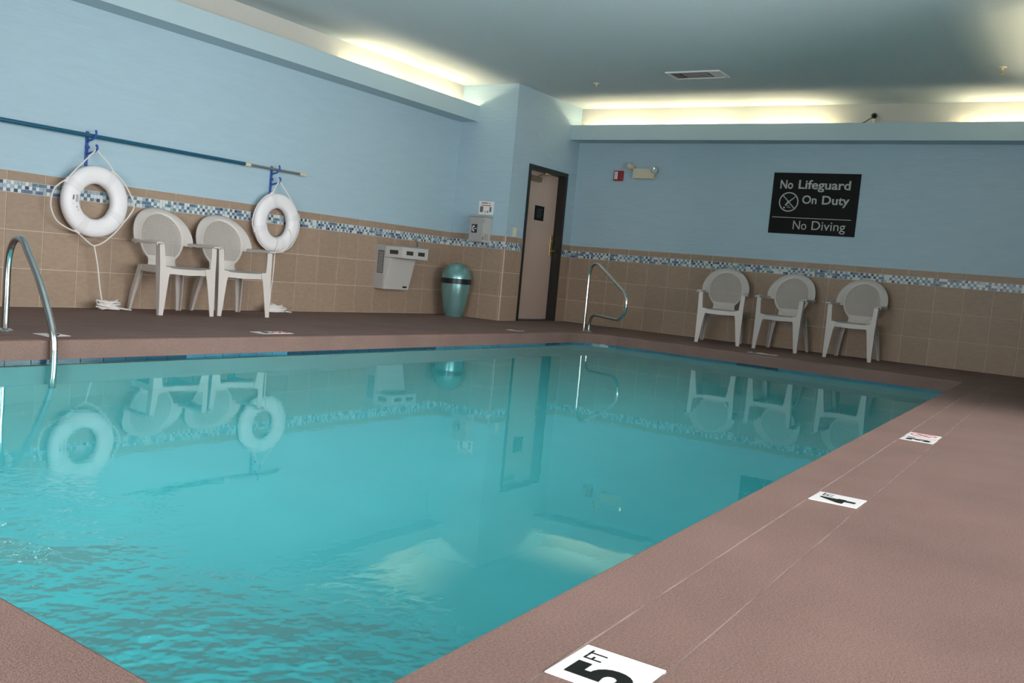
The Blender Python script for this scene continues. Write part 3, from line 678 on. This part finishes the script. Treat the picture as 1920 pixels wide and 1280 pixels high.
# ------------------------------------------------------------------ chairs
def make_chair():
    c = empty('plastic_chair')
    # seat
    bm = bm_new(); rows = []
    NY, NX = 8, 8
    for layer in (0, 1):
        for j in range(NY + 1):
            t = j / NY; y = -.255 + .46 * t; hwid = .235 - .045 * t
            for i in range(NX + 1):
                u = -1 + 2 * i / NX
                z = .425 - .022 * (1 - u * u) * math.sin(PI * min(1, t * 1.05)) - (.018 if j == 0 else 0) - .006 * t
                rows.append(bm.verts.new((u * hwid, y - (.012 * (1 - u * u) if j == 0 else 0), z - .012 * layer)))
    S = (NX + 1); tot = S * (NY + 1)
    for j in range(NY):
        for i in range(NX):
            a = j * S + i
            bm.faces.new((rows[a], rows[a + 1], rows[a + S + 1], rows[a + S]))
            b = a + tot; bm.faces.new((rows[b], rows[b + S], rows[b + S + 1], rows[b + 1]))
    for i in range(NX):
        a = i; bm.faces.new((rows[a], rows[a + tot], rows[a + 1 + tot], rows[a + 1]))
        a = NY * S + i; bm.faces.new((rows[a], rows[a + 1], rows[a + 1 + tot], rows[a + tot]))
    for j in range(NY):
        a = j * S; bm.faces.new((rows[a], rows[a + S], rows[a + S + tot], rows[a + tot]))
        a = j * S + NX; bm.faces.new((rows[a], rows[a + tot], rows[a + S + tot], rows[a + S]))
    seat = finish('seat', bm, 'resin', c, smooth=True)
    # front apron, arched between the front legs
    bm = bm_new(); secs = []
    for i in range(13):
        u = -1 + 2 * i / 12; x = u * .245; yb = -.262 - .01 * (1 - u * u); hgt = .045 + .035 * abs(u) ** 4
        zt_ = .418 - .018 * (1 - u * u) + .006 * abs(u)
        secs.append([(x, yb, zt_), (x, yb + .012, zt_), (x, yb + .012, zt_ - hgt), (x, yb, zt_ - hgt)])
    sweep(bm, secs); finish('apron', bm, 'resin', seat, smooth=True)
    for s in (-1, 1):   # side rails under the seat
        bm = bm_new(); sweep(bm, [[(s * (.24 - .04 * t), -.255 + .47 * t, .414), (s * (.228 - .04 * t), -.255 + .47 * t, .414), (s * (.228 - .04 * t), -.255 + .47 * t, .36), (s * (.24 - .04 * t), -.255 + .47 * t, .36)] for t in (0, .5, 1)])
        finish('side_rail', bm, 'resin', seat)
    # legs: front ones run up into the arm posts; L-shaped section
    def Lsec(cx, cy, z, wx, wy, s, th=.010):
        # corner at (cx,cy): one flange along x inwards (front), other along y backwards (side)
        return [(cx, cy, z), (cx - s * wx, cy, z), (cx - s * wx, cy + th, z), (cx - s * th, cy + th, z), (cx - s * th, cy + wy, z), (cx, cy + wy, z)]
    for s in (-1, 1):
        bm = bm_new(); secs = []
        for z, cx, cy, wx, wy in ((0, .266, -.292, .038, .040), (.1, .266, -.289, .052, .050), (.22, .267, -.284, .068, .062), (.33, .268, -.278, .084, .072), (.385, .268, -.275, .098, .075), (.418, .269, -.273, .10, .076), (.424, .269, -.273, .054, .076), (.50, .272, -.268, .050, .074), (.56, .274, -.264, .048, .07), (.612, .276, -.258, .047, .066)):
            secs.append(Lsec(s * cx, cy, z, wx, wy, s))
        sweep(bm, secs); finish('leg', bm, 'resin', c, smooth=True, sharp=0.6)
        bm = bm_new(); secs = []
        for z, cx, cy, wx, wy in ((0, .258, .288, .036, -.036), (.15, .245, .265, .046, -.046), (.30, .226, .238, .058, -.056), (.415, .212, .215, .066, -.06)):
            secs.append([(s * cx, cy, z), (s * (cx - wx), cy, z), (s * (cx - wx), cy - .01, z), (s * (cx - .01), cy - .01, z), (s * (cx - .01), cy + wy, z), (s * cx, cy + wy, z)])
        sweep(bm, secs); finish('leg', bm, 'resin', c, smooth=True, sharp=0.6)
    # backrest: oval lattice, thin rim, broad shoulder that runs out into the arms
    V0 = .665
    def back(u, v, d=0.0):
        """u lateral, v height above ground, d towards the front"""
        tz = (v - .42); y = .195 + .20 * tz + .06 * tz * tz
        y -= 0.55 * u * u * (0.55 + 0.45 * min(1, max(0, (v - .45) / .2)))
        return (u, y - d, v)
    A_, B_ = .196, .215
    bm = bm_new(); N_ = 48; prof = []
    def inner(a): return (A_ * math.cos(a), V0 + B_ * math.sin(a))
    def rimw(a):
        return .018
    secs = []
    for k in range(N_):
        a = 2 * PI * k / N_; u, v = inner(a); u2, v2 = (A_ + .02) * math.cos(a), V0 + (B_ + .02) * math.sin(a)
        secs.append([back(u, v, .008), back(u2, v2, .012), back(u2, v2, -.008), back(u, v, -.006)])
    R = [[bm.verts.new(p) for p in s] for s in secs]
    for k in range(N_):
        a, b = R[k], R[(k + 1) % N_]
        for i in range(4): bm.faces.new((a[i], a[(i + 1) % 4], b[(i + 1) % 4], b[i]))
    bk = finish('backrest', bm, 'resin', c, smooth=True, sharp=0.8)
    # shoulder crescent
    bm = bm_new(); secs = []
    for k in range(41):
        f = k / 40; a = math.radians(-14 + 208 * f)
        u1, v1 = (A_ + .018) * math.cos(a), V0 + (B_ + .018) * math.sin(a)
        w_ = .066 + .008 * abs(math.cos(a))
        u2, v2 = (A_ + .018 + w_) * math.cos(a), V0 + (B_ + .018 + w_ * .62) * math.sin(a)
        p1, p2 = Vector(back(u1, v1, .010)), Vector(back(u2, v2, .030 - .055 * max(0, math.sin(a))))
        q1, q2 = Vector(back(u1, v1, -.002)), Vector(back(u2, v2, .018 - .055 * max(0, math.sin(a))))
        mid = (p1 + p2) / 2 + Vector((0, -.008, .004)); midq = (q1 + q2) / 2 + Vector((0, -.008, .004))
        secs.append([p1, mid, p2, q2, midq, q1])
    sweep(bm, secs); finish('shoulder', bm, 'resin', bk, smooth=True, sharp=0.7)
    # base of the back
    bm = bm_new(); secs = []
    for k in range(9):
        f = k / 8; v = .405 + .10 * f; hw_ = .142 - .012 * math.sin(PI * f) + (.0 if f < .6 else .01 * (f - .6))
        secs.append([back(-hw_, v, .008), back(-hw_ * .4, v, .010), back(hw_ * .4, v, .010), back(hw_, v, .008), back(hw_, v, -.004), back(hw_ * .4, v, -.003), back(-hw_ * .4, v, -.003), back(-hw_, v, -.004)])
    sweep(bm, secs); finish('back_base', bm, 'resin', bk, smooth=True)
    # woven lattice: crossing strips
    bm = bm_new(); pit = .0135; hw_ = .0026
    def strip(pts, dirn):
        secs = []
        for (u, v) in pts:
            if dirn == 0: secs.append([back(u, v - hw_, .004), back(u, v + hw_, .004), back(u, v + hw_, .0), back(u, v - hw_, .0)])
            else: secs.append([back(u - hw_, v, .0045), back(u + hw_, v, .0045), back(u + hw_, v, .0005), back(u - hw_, v, .0005)])
        sweep(bm, secs, cap=False)
    k = -int(B_ / pit)
    while k * pit < B_:
        v = k * pit; hw2 = A_ * math.sqrt(max(0, 1 - (v / B_) ** 2))
        if hw2 > .02: strip([(hw2 * (-1 + 2 * i / 8), V0 + v) for i in range(9)], 0)
        k += 1
    k = -int(A_ / pit)
    while k * pit < A_:
        u = k * pit; hv = B_ * math.sqrt(max(0, 1 - (u / A_) ** 2))
        if hv > .02: strip([(u, V0 + hv * (-1 + 2 * i / 6)) for i in range(7)], 1)
        k += 1
    lt = finish('lattice', bm, 'resin', bk); lt['label'] = 'fine woven lattice panel'; lt['kind'] = 'stuff'
    # arms
    for s in (-1, 1):
        bm = bm_new(); secs = []
        a_end = Vector(back(s * .268, .618, .02))
        P = spline([(s * .276, -.262, .622), (s * .278, -.22, .632), (s * .279, -.10, .632), (s * .276, .03, .628), (a_end.x, a_end.y + .01, .632)], 4)
        for i, p in enumerate(P):
            w2 = .028 + .004 * math.sin(PI * i / (len(P) - 1))
            secs.append([p + Vector((-w2, 0, 0)), p + Vector((-w2 * .6, 0, .008)), p + Vector((w2 * .6, 0, .008)), p + Vector((w2, 0, 0)), p + Vector((w2, 0, -.020)), p + Vector((w2 - .008, 0, -.020)), p + Vector((w2 - .008, 0, -.004)), p + Vector((-w2 + .008, 0, -.004)), p + Vector((-w2 + .008, 0, -.020)), p + Vector((-w2, 0, -.020))])
        sweep(bm, secs); finish('arm', bm, 'resin', c, smooth=True, sharp=0.6)
    return c
chair0 = make_chair()
spots = [(-6.312, -.375, -.13, 'white resin armchair on the left wall, nearer the ladder rail'),
         (-5.668, -.405, -.217, 'white resin armchair on the left wall, nearer the drinking fountain'),
         (-.619, -3.47, -1.305, 'white resin armchair on the far wall, nearest the door'),
         (-.53, -4.222, -1.56, 'white resin armchair on the far wall, middle of the three under the sign'),
         (-.50, -5.046, -1.56, 'white resin armchair on the far wall, rightmost in the photo')]
for i, (x, y, a, lb) in enumerate(spots):
    c = chair0 if i == 0 else copy_tree(chair0)
    c.location = (x, y, 0); c.rotation_euler = (0, 0, a); tag(c, lb, 'chair', 'white resin armchairs along the pool walls')

# ------------------------------------------------------------------ telescopic pole, hooks, life rings
po_ = empty('telescopic_pole', (-5.3, -.075, 1.478)); tag(po_, 'long blue telescopic pool pole hung on the left wall', 'pole')
bm = bm_new(); tube(bm, [(-4.4, 0, -.012), (0, 0, 0)], .0185, 14); finish('outer_tube', bm, 'pole_blue', po_, smooth=True)
bm = bm_new(); tube(bm, [(-.012, 0, 0), (.055, 0, 0)], .022, 14); finish('collar', bm, 'cream', po_, smooth=True)
bm = bm_new(); tube(bm, [(.05, 0, 0), (.74, 0, 0)], .014, 14); finish('inner_tube', bm, 'pole_silver', po_, smooth=True)
bm = bm_new(); tube(bm, [(.735, 0, 0), (.83, 0, 0)], .0175, 14); finish('end_tip', bm, 'cream', po_, smooth=True)
def hook(x, label):
    e = empty('pole_hook', (x, 0, 1.478)); tag(e, label, 'hook', 'blue hooks holding the pole')
    bm = bm_new(); box(bm, -.014, .014, -.012, 0.0, -.26, .035); finish('stem', bm, 'blue_plastic', e, bevel=.003)
    bm = bm_new(); tube(bm, spline([(0, -.008, -.055), (0, -.045, -.040), (.0, -.085, -.032), (.012, -.112, 0), (.018, -.105, .03), (.018, -.098, .045)], 5), .0095, 8); finish('upper_hook', bm, 'blue_plastic', e, smooth=True)
    bm = bm_new(); tube(bm, spline([(0, -.008, -.165), (0, -.05, -.15), (.012, -.10, -.135), (.022, -.125, -.11), (.024, -.12, -.085), (.02, -.108, -.08)], 5), .0095, 8); finish('lower_hook', bm, 'blue_plastic', e, smooth=True)
    bm = bm_new(); tube(bm, [(0, -.012, -.10), (0, -.028, -.10)], .016, 10); finish('clamp_screw', bm, 'blue_plastic', e)
hook(-6.97, 'blue plastic hook above the life ring nearer the camera')
hook(-4.895, 'blue plastic hook above the life ring by the pole tip')
RO, RI = .305, .150
def life_ring(cx, cz, yc, phase, label, loose, hookx):
    e = empty('life_ring', (cx, yc, cz)); tag(e, label, 'life ring', 'white life rings on the left wall')
    rm, hw_, ht_ = (RO + RI) / 2, (RO - RI) / 2, .052
    bm = bm_new(); NA, NB = 64, 20; R = []
    for i in range(NA):
        a = 2 * PI * i / NA
        R.append([bm.verts.new(((rm + hw_ * math.copysign(abs(math.cos(b)) ** .8, math.cos(b))) * math.cos(a), ht_ * math.copysign(abs(math.sin(b)) ** .8, math.sin(b)), (rm + hw_ * math.copysign(abs(math.cos(b)) ** .8, math.cos(b))) * math.sin(a))) for b in [2 * PI * k / NB for k in range(NB)]])
    for i in range(NA):
        A, B = R[i], R[(i + 1) % NA]
        for k in range(NB): bm.faces.new((A[k], A[(k + 1) % NB], B[(k + 1) % NB], B[k]))
    body = finish('ring_body', bm, 'ring_white', e, smooth=True, sharp=3)
    angs = [phase + k * PI / 2 for k in range(4)]
    for a0 in angs:
        bm = bm_new(); R = []
        for i in range(6):
            a = a0 + (i - 2.5) / 5 * .26; h2, t2 = hw_ + .003, ht_ + .003
            R.append([((rm + h2 * math.copysign(abs(math.cos(b)) ** .8, math.cos(b))) * math.cos(a), t2 * math.copysign(abs(math.sin(b)) ** .8, math.sin(b)), (rm + h2 * math.copysign(abs(math.cos(b)) ** .8, math.cos(b))) * math.sin(a)) for b in [2 * PI * k / NB for k in range(NB)]])
        sweep(bm, R); finish('band', bm, 'band_white', e, smooth=True)
        bm = bm_new(); p = Vector((math.cos(a0) * (RO + .006), -.01, math.sin(a0) * (RO + .006)))
        tt = Vector((-math.sin(a0), 0, math.cos(a0))); tube(bm, [p - tt * .028, p - tt * .02, p + tt * .02, p + tt * .028], [.004, .012, .012, .004], 8); finish('rope_knot', bm, 'rope', e, smooth=True)
    def pol(deg, f, y=-.015): a = math.radians(deg); return Vector((RO * f * math.cos(a), y, RO * f * math.sin(a)))
    ph_ = math.degrees(phase)
    hk = Vector((hookx - cx + .02, -.118 - yc, 1.478 - .128 - cz))
    bm = bm_new()
    if loose:
        loops = [[(150, 1.03), (160, 1.14), (172, 1.27), (190, 1.33), (208, 1.29), (225, 1.14), (240, 1.03)],
                 [(240, 1.03), (253, 1.08), (262, 1.16), (271, 1.23), (283, 1.17), (300, 1.07), (315, 1.03), (330, 1.03)],
                 [(330, 1.03), (343, 1.10), (355, 1.19), (3, 1.21), (17, 1.12), (38, 1.05), (60, 1.04)]]
    else:
        loops = [[(108, 1.02), (130, 1.03), (160, 1.06), (185, 1.10), (198, 1.03)], [(198, 1.02), (225, 1.04), (260, 1.03), (288, 1.02)], [(288, 1.02), (315, 1.03), (350, 1.03), (378, 1.02)]]
    for lp in loops: tube(bm, spline([pol(d, f) for d, f in lp], 5), .0065, 7)
    a_, b_ = (pol(150, 1.03), pol(60, 1.03)) if loose else (pol(108, 1.02), pol(18, 1.02))
    tube(bm, spline([a_, a_.lerp(hk, .3) + Vector((-.012, -.012, .005)), hk + Vector((-.03, 0, -.02)), hk + Vector((0, 0, .012)), hk + Vector((.035, 0, -.02)), hk.lerp(b_, .55) + Vector((.006, -.02, 0)), b_], 5), .0065, 7)
    if not loose:   # line drawn through the ring
        tube(bm, spline([pol(-20, .52, -.04), pol(-40, .72, -.06), pol(-62, .90, -.052), pol(-80, 1.0, -.03), pol(-96, 1.02, -.02)], 5), .0065, 7)
    finish('grab_rope', bm, 'rope', e, smooth=True, sharp=3)
    # hanging line and the heap of slack on the deck
    bm = bm_new()
    zf = -cz + .008; rnd = random.Random(3 if loose else 9)
    if loose: st = pol(271, 1.225); end = Vector((.11, -.03, zf + .03))
    else: st = pol(262, 1.02, -.055); end = Vector((-.04, -.03, zf + .03))
    tube(bm, spline([st, st.lerp(end, .35) + Vector((.005, 0, 0)), st.lerp(end, .7) + Vector((-.004, 0, 0)), end], 5), .0065, 7)
    if not loose: tube(bm, spline([pol(265, .50, -.05), pol(265, .75, -.06), pol(263, .98, -.058), st], 4), .0065, 7)
    pile = [end]; n_ = 42; wx = .115 if loose else .14
    for i in range(n_):
        f = i / n_; pile.append(Vector((end.x + wx * math.sin(i * 2.1 + rnd.uniform(-.4, .4)) * rnd.uniform(.5, 1.1), end.y - .075 + .075 * math.cos(i * 2.1) * rnd.uniform(.5, 1.2), zf + rnd.uniform(0, .085) * (1 - abs(f - .4)))))
    pile.append(Vector((end.x + .20, end.y - .12, zf)))
    tube(bm, spline(pile, 4), .0082, 6); finish('throw_line', bm, 'rope', e, smooth=True, sharp=3)
    if loose:   # small print on the ring
        def onring(a, r): return Vector((r * math.cos(a), -.0525, r * math.sin(a)))
        def patch(a0, a1, r0, r1, mt):
            bm = bm_new(); pr = [onring(a0, r0), onring(a0, r1), onring(a1, r1), onring(a1, r0)]
            lo = [bm.verts.new(p) for p in pr]; hi = [bm.verts.new(p + Vector((0, -.0012, 0))) for p in pr]
            bm.faces.new(hi)
            for k in range(4): bm.faces.new((lo[k], lo[(k + 1) % 4], hi[(k + 1) % 4], hi[k]))
            finish('print', bm, mt, body)
        patch(math.radians(171), math.radians(181), .222, .235, 'print_grey')
        for k in range(4): patch(math.radians(168), math.radians(186), .188 + .006 * k, .191 + .006 * k, 'print_pale')
        patch(math.radians(196), math.radians(199), .198, .206, 'print_grey'); patch(math.radians(202), math.radians(208), .196, .202, 'print_pale'); patch(math.radians(188), math.radians(190), .226, .232, 'print_pale')
    return e
life_ring(-6.93, .922, -.105, math.radians(60), 'white life ring with loose grab rope, nearer the camera', True, -6.97)
life_ring(-4.86, .932, -.095, math.radians(18), 'white life ring with tight grab rope, below the pole tip', False, -4.895)

# ------------------------------------------------------------------ steel rails
lr = empty('ladder_rail', (-8.53, -1.715, 0)); tag(lr, 'bent steel ladder rail at the left edge of the pool', 'handrail')
bm = bm_new(); tube(bm, spline([(0, 0, 0), (0, 0, .2), (0, -.0, .40), (0, -.018, .50), (0, -.055, .56), (0, -.11, .583), (0, -.165, .566), (0, -.21, .515), (0, -.365, .327), (0, -.475, .150), (0, -.525, .05), (0, -.545, -.03), (0, -.55, -.13), (0, -.55, -.5), (0, -.55, -1.0)], 6), .0215, 16); finish('rail', bm, 'steel', lr, smooth=True)
bm = bm_new(); lathe(bm, [(.021, .018), (.03, .016), (.05, .004), (.05, 0), (.021, 0)], 20); finish('escutcheon', bm, 'steel', lr, smooth=True)
fr_ = empty('hand_rail', (-1.56, -2.07, 0)); tag(fr_, 'triangular steel handrail at the far left corner of the pool', 'handrail')
dv = Vector((-.45, -.89, 0)).normalized()
def fr_pts(l): return spline([dv * a + Vector((0, 0, z)) for a, z in l], 6)
bm = bm_new(); tube(bm, fr_pts([(0, 0), (0, .25), (0, .62), (.015, .735), (.07, .82), (.16, .835), (.25, .795), (.45, .69), (.66, .575), (.745, .525), (.795, .455), (.80, .36), (.765, .262), (.69, .205), (.58, .203), (.30, .213), (.20, .212), (.135, .18), (.105, .10), (.10, 0)]), .0195, 14); finish('rail', bm, 'steel', fr_, smooth=True)
for a in (0, .10):
    bm = bm_new(); lathe(bm, [(.019, .016), (.026, .014), (.043, .004), (.043, 0), (.019, 0)], 20, c=tuple(dv * a)); finish('escutcheon', bm, 'steel', fr_, smooth=True)

# ------------------------------------------------------------------ depth markers set in the deck
def marker(x, y, xd, yd, label, num=None, dive=False, small='FT', w=.155):
    """x,y centre; xd reading direction, yd up direction of the glyphs"""
    e = empty('depth_marker', (x, y, 0.0)); tag(e, label, 'depth marker', 'white depth marker tiles around the pool')
    X = Vector(xd); Y = Vector(yd)
    bm = bm_new(); h = w / 2; box(bm, -h, h, -h, h, -.006, .0022); finish('tile_plate', bm, 'tile_white', e, bevel=.0015)
    z = .0026
    if num:
        o_ = X * -.058 + Y * -.060 + Vector((0, 0, z)); text_obj('number', num, .14, 'black', o_, X, Y, e, bold=.006, width=.066, height=.115, ext=.0006)
        o_ = X * .020 + Y * .022 + Vector((0, 0, z)); text_obj('unit', small, .05, 'black', o_, X, Y, e, bold=-.0005, width=.038, height=.034, ext=.0006)
    if dive:
        def mpd(u, v, d): p = X * u + Y * v; return (p.x, p.y, .0022 + d)
        bm = bm_new(); n = 32; ro = [[bm.verts.new(mpd(r * math.cos(2 * PI * k / n), r * math.sin(2 * PI * k / n), d)) for k in range(n)] for r, d in ((.064, 0), (.064, .001), (.055, .001), (.055, 0))]
        for a, b in zip(ro, ro[1:] + ro[:1]):
            for k in range(n): bm.faces.new((a[k], a[(k + 1) % n], b[(k + 1) % n], b[k]))
        def barm(p, q, w0, w1, d):
            p = Vector(p); q = Vector(q); t = (q - p).normalized(); s = Vector((-t.y, t.x)); prism(bm, [tuple(p + s * w0), tuple(p - s * w0), tuple(q - s * w1), tuple(q + s * w1)], mpd, 0, d)
        barm((-.042, .042), (.042, -.042), .004, .004, .001); finish('prohibition_ring', bm, 'pink_red', e)
        bm = bm_new(); barm((.035, .035), (-.005, .0), .004, .007, .0008); barm((-.005, .0), (-.03, -.03), .008, .004, .0008)
        prism(bm, [(-.033 + .008 * math.cos(a), -.036 + .008 * math.sin(a)) for a in [2 * PI * k / 10 for k in range(10)]], mpd, 0, .0008); finish('diver_symbol', bm, 'black', e)
RX, RY = (1, 0, 0), (0, 1, 0)
def yband(x): return -6.395 - .253 - (-1.96 - x) * .0248     # centre line of the marker band on the right side
marker(-10.288, yband(-10.288), RX, RY, 'white 5 FT depth tile in the foreground of the right deck', '5')
marker(-8.50, yband(-8.50), RX, RY, 'white 4 FT depth tile in the right deck', '4')
marker(-6.645, yband(-6.645), RX, RY, 'white 3 FT depth tile in the right deck beside the no diving tile', '3')
marker(-6.465, yband(-6.465), RX, RY, 'white no diving tile with red circle in the right deck', None, True)
LX, LY = (-1, 0, 0), (0, -1, 0)
marker(-8.37, -1.967, LX, LY, 'white depth tile in the left deck behind the ladder rail', '4')
marker(-6.63, -1.967, LX, LY, 'white depth tile in the left deck below the chairs, nearer the ladder', '3')
marker(-6.47, -1.967, LX, LY, 'white tile in the left deck below the chairs, farther from the ladder', None, True)
marker(-2.97, -1.967, LX, LY, 'white depth tile in the left deck in front of the trash can', '3')
FX, FY = (0, -1, 0), (-1, 0, 0)
marker(-1.58, -4.26, FX, FY, 'white depth tile in the far deck before the middle chair, left of the pair', '3')
marker(-1.59, -4.42, FX, FY, 'white tile in the far deck before the middle chair, right of the pair', None, True)
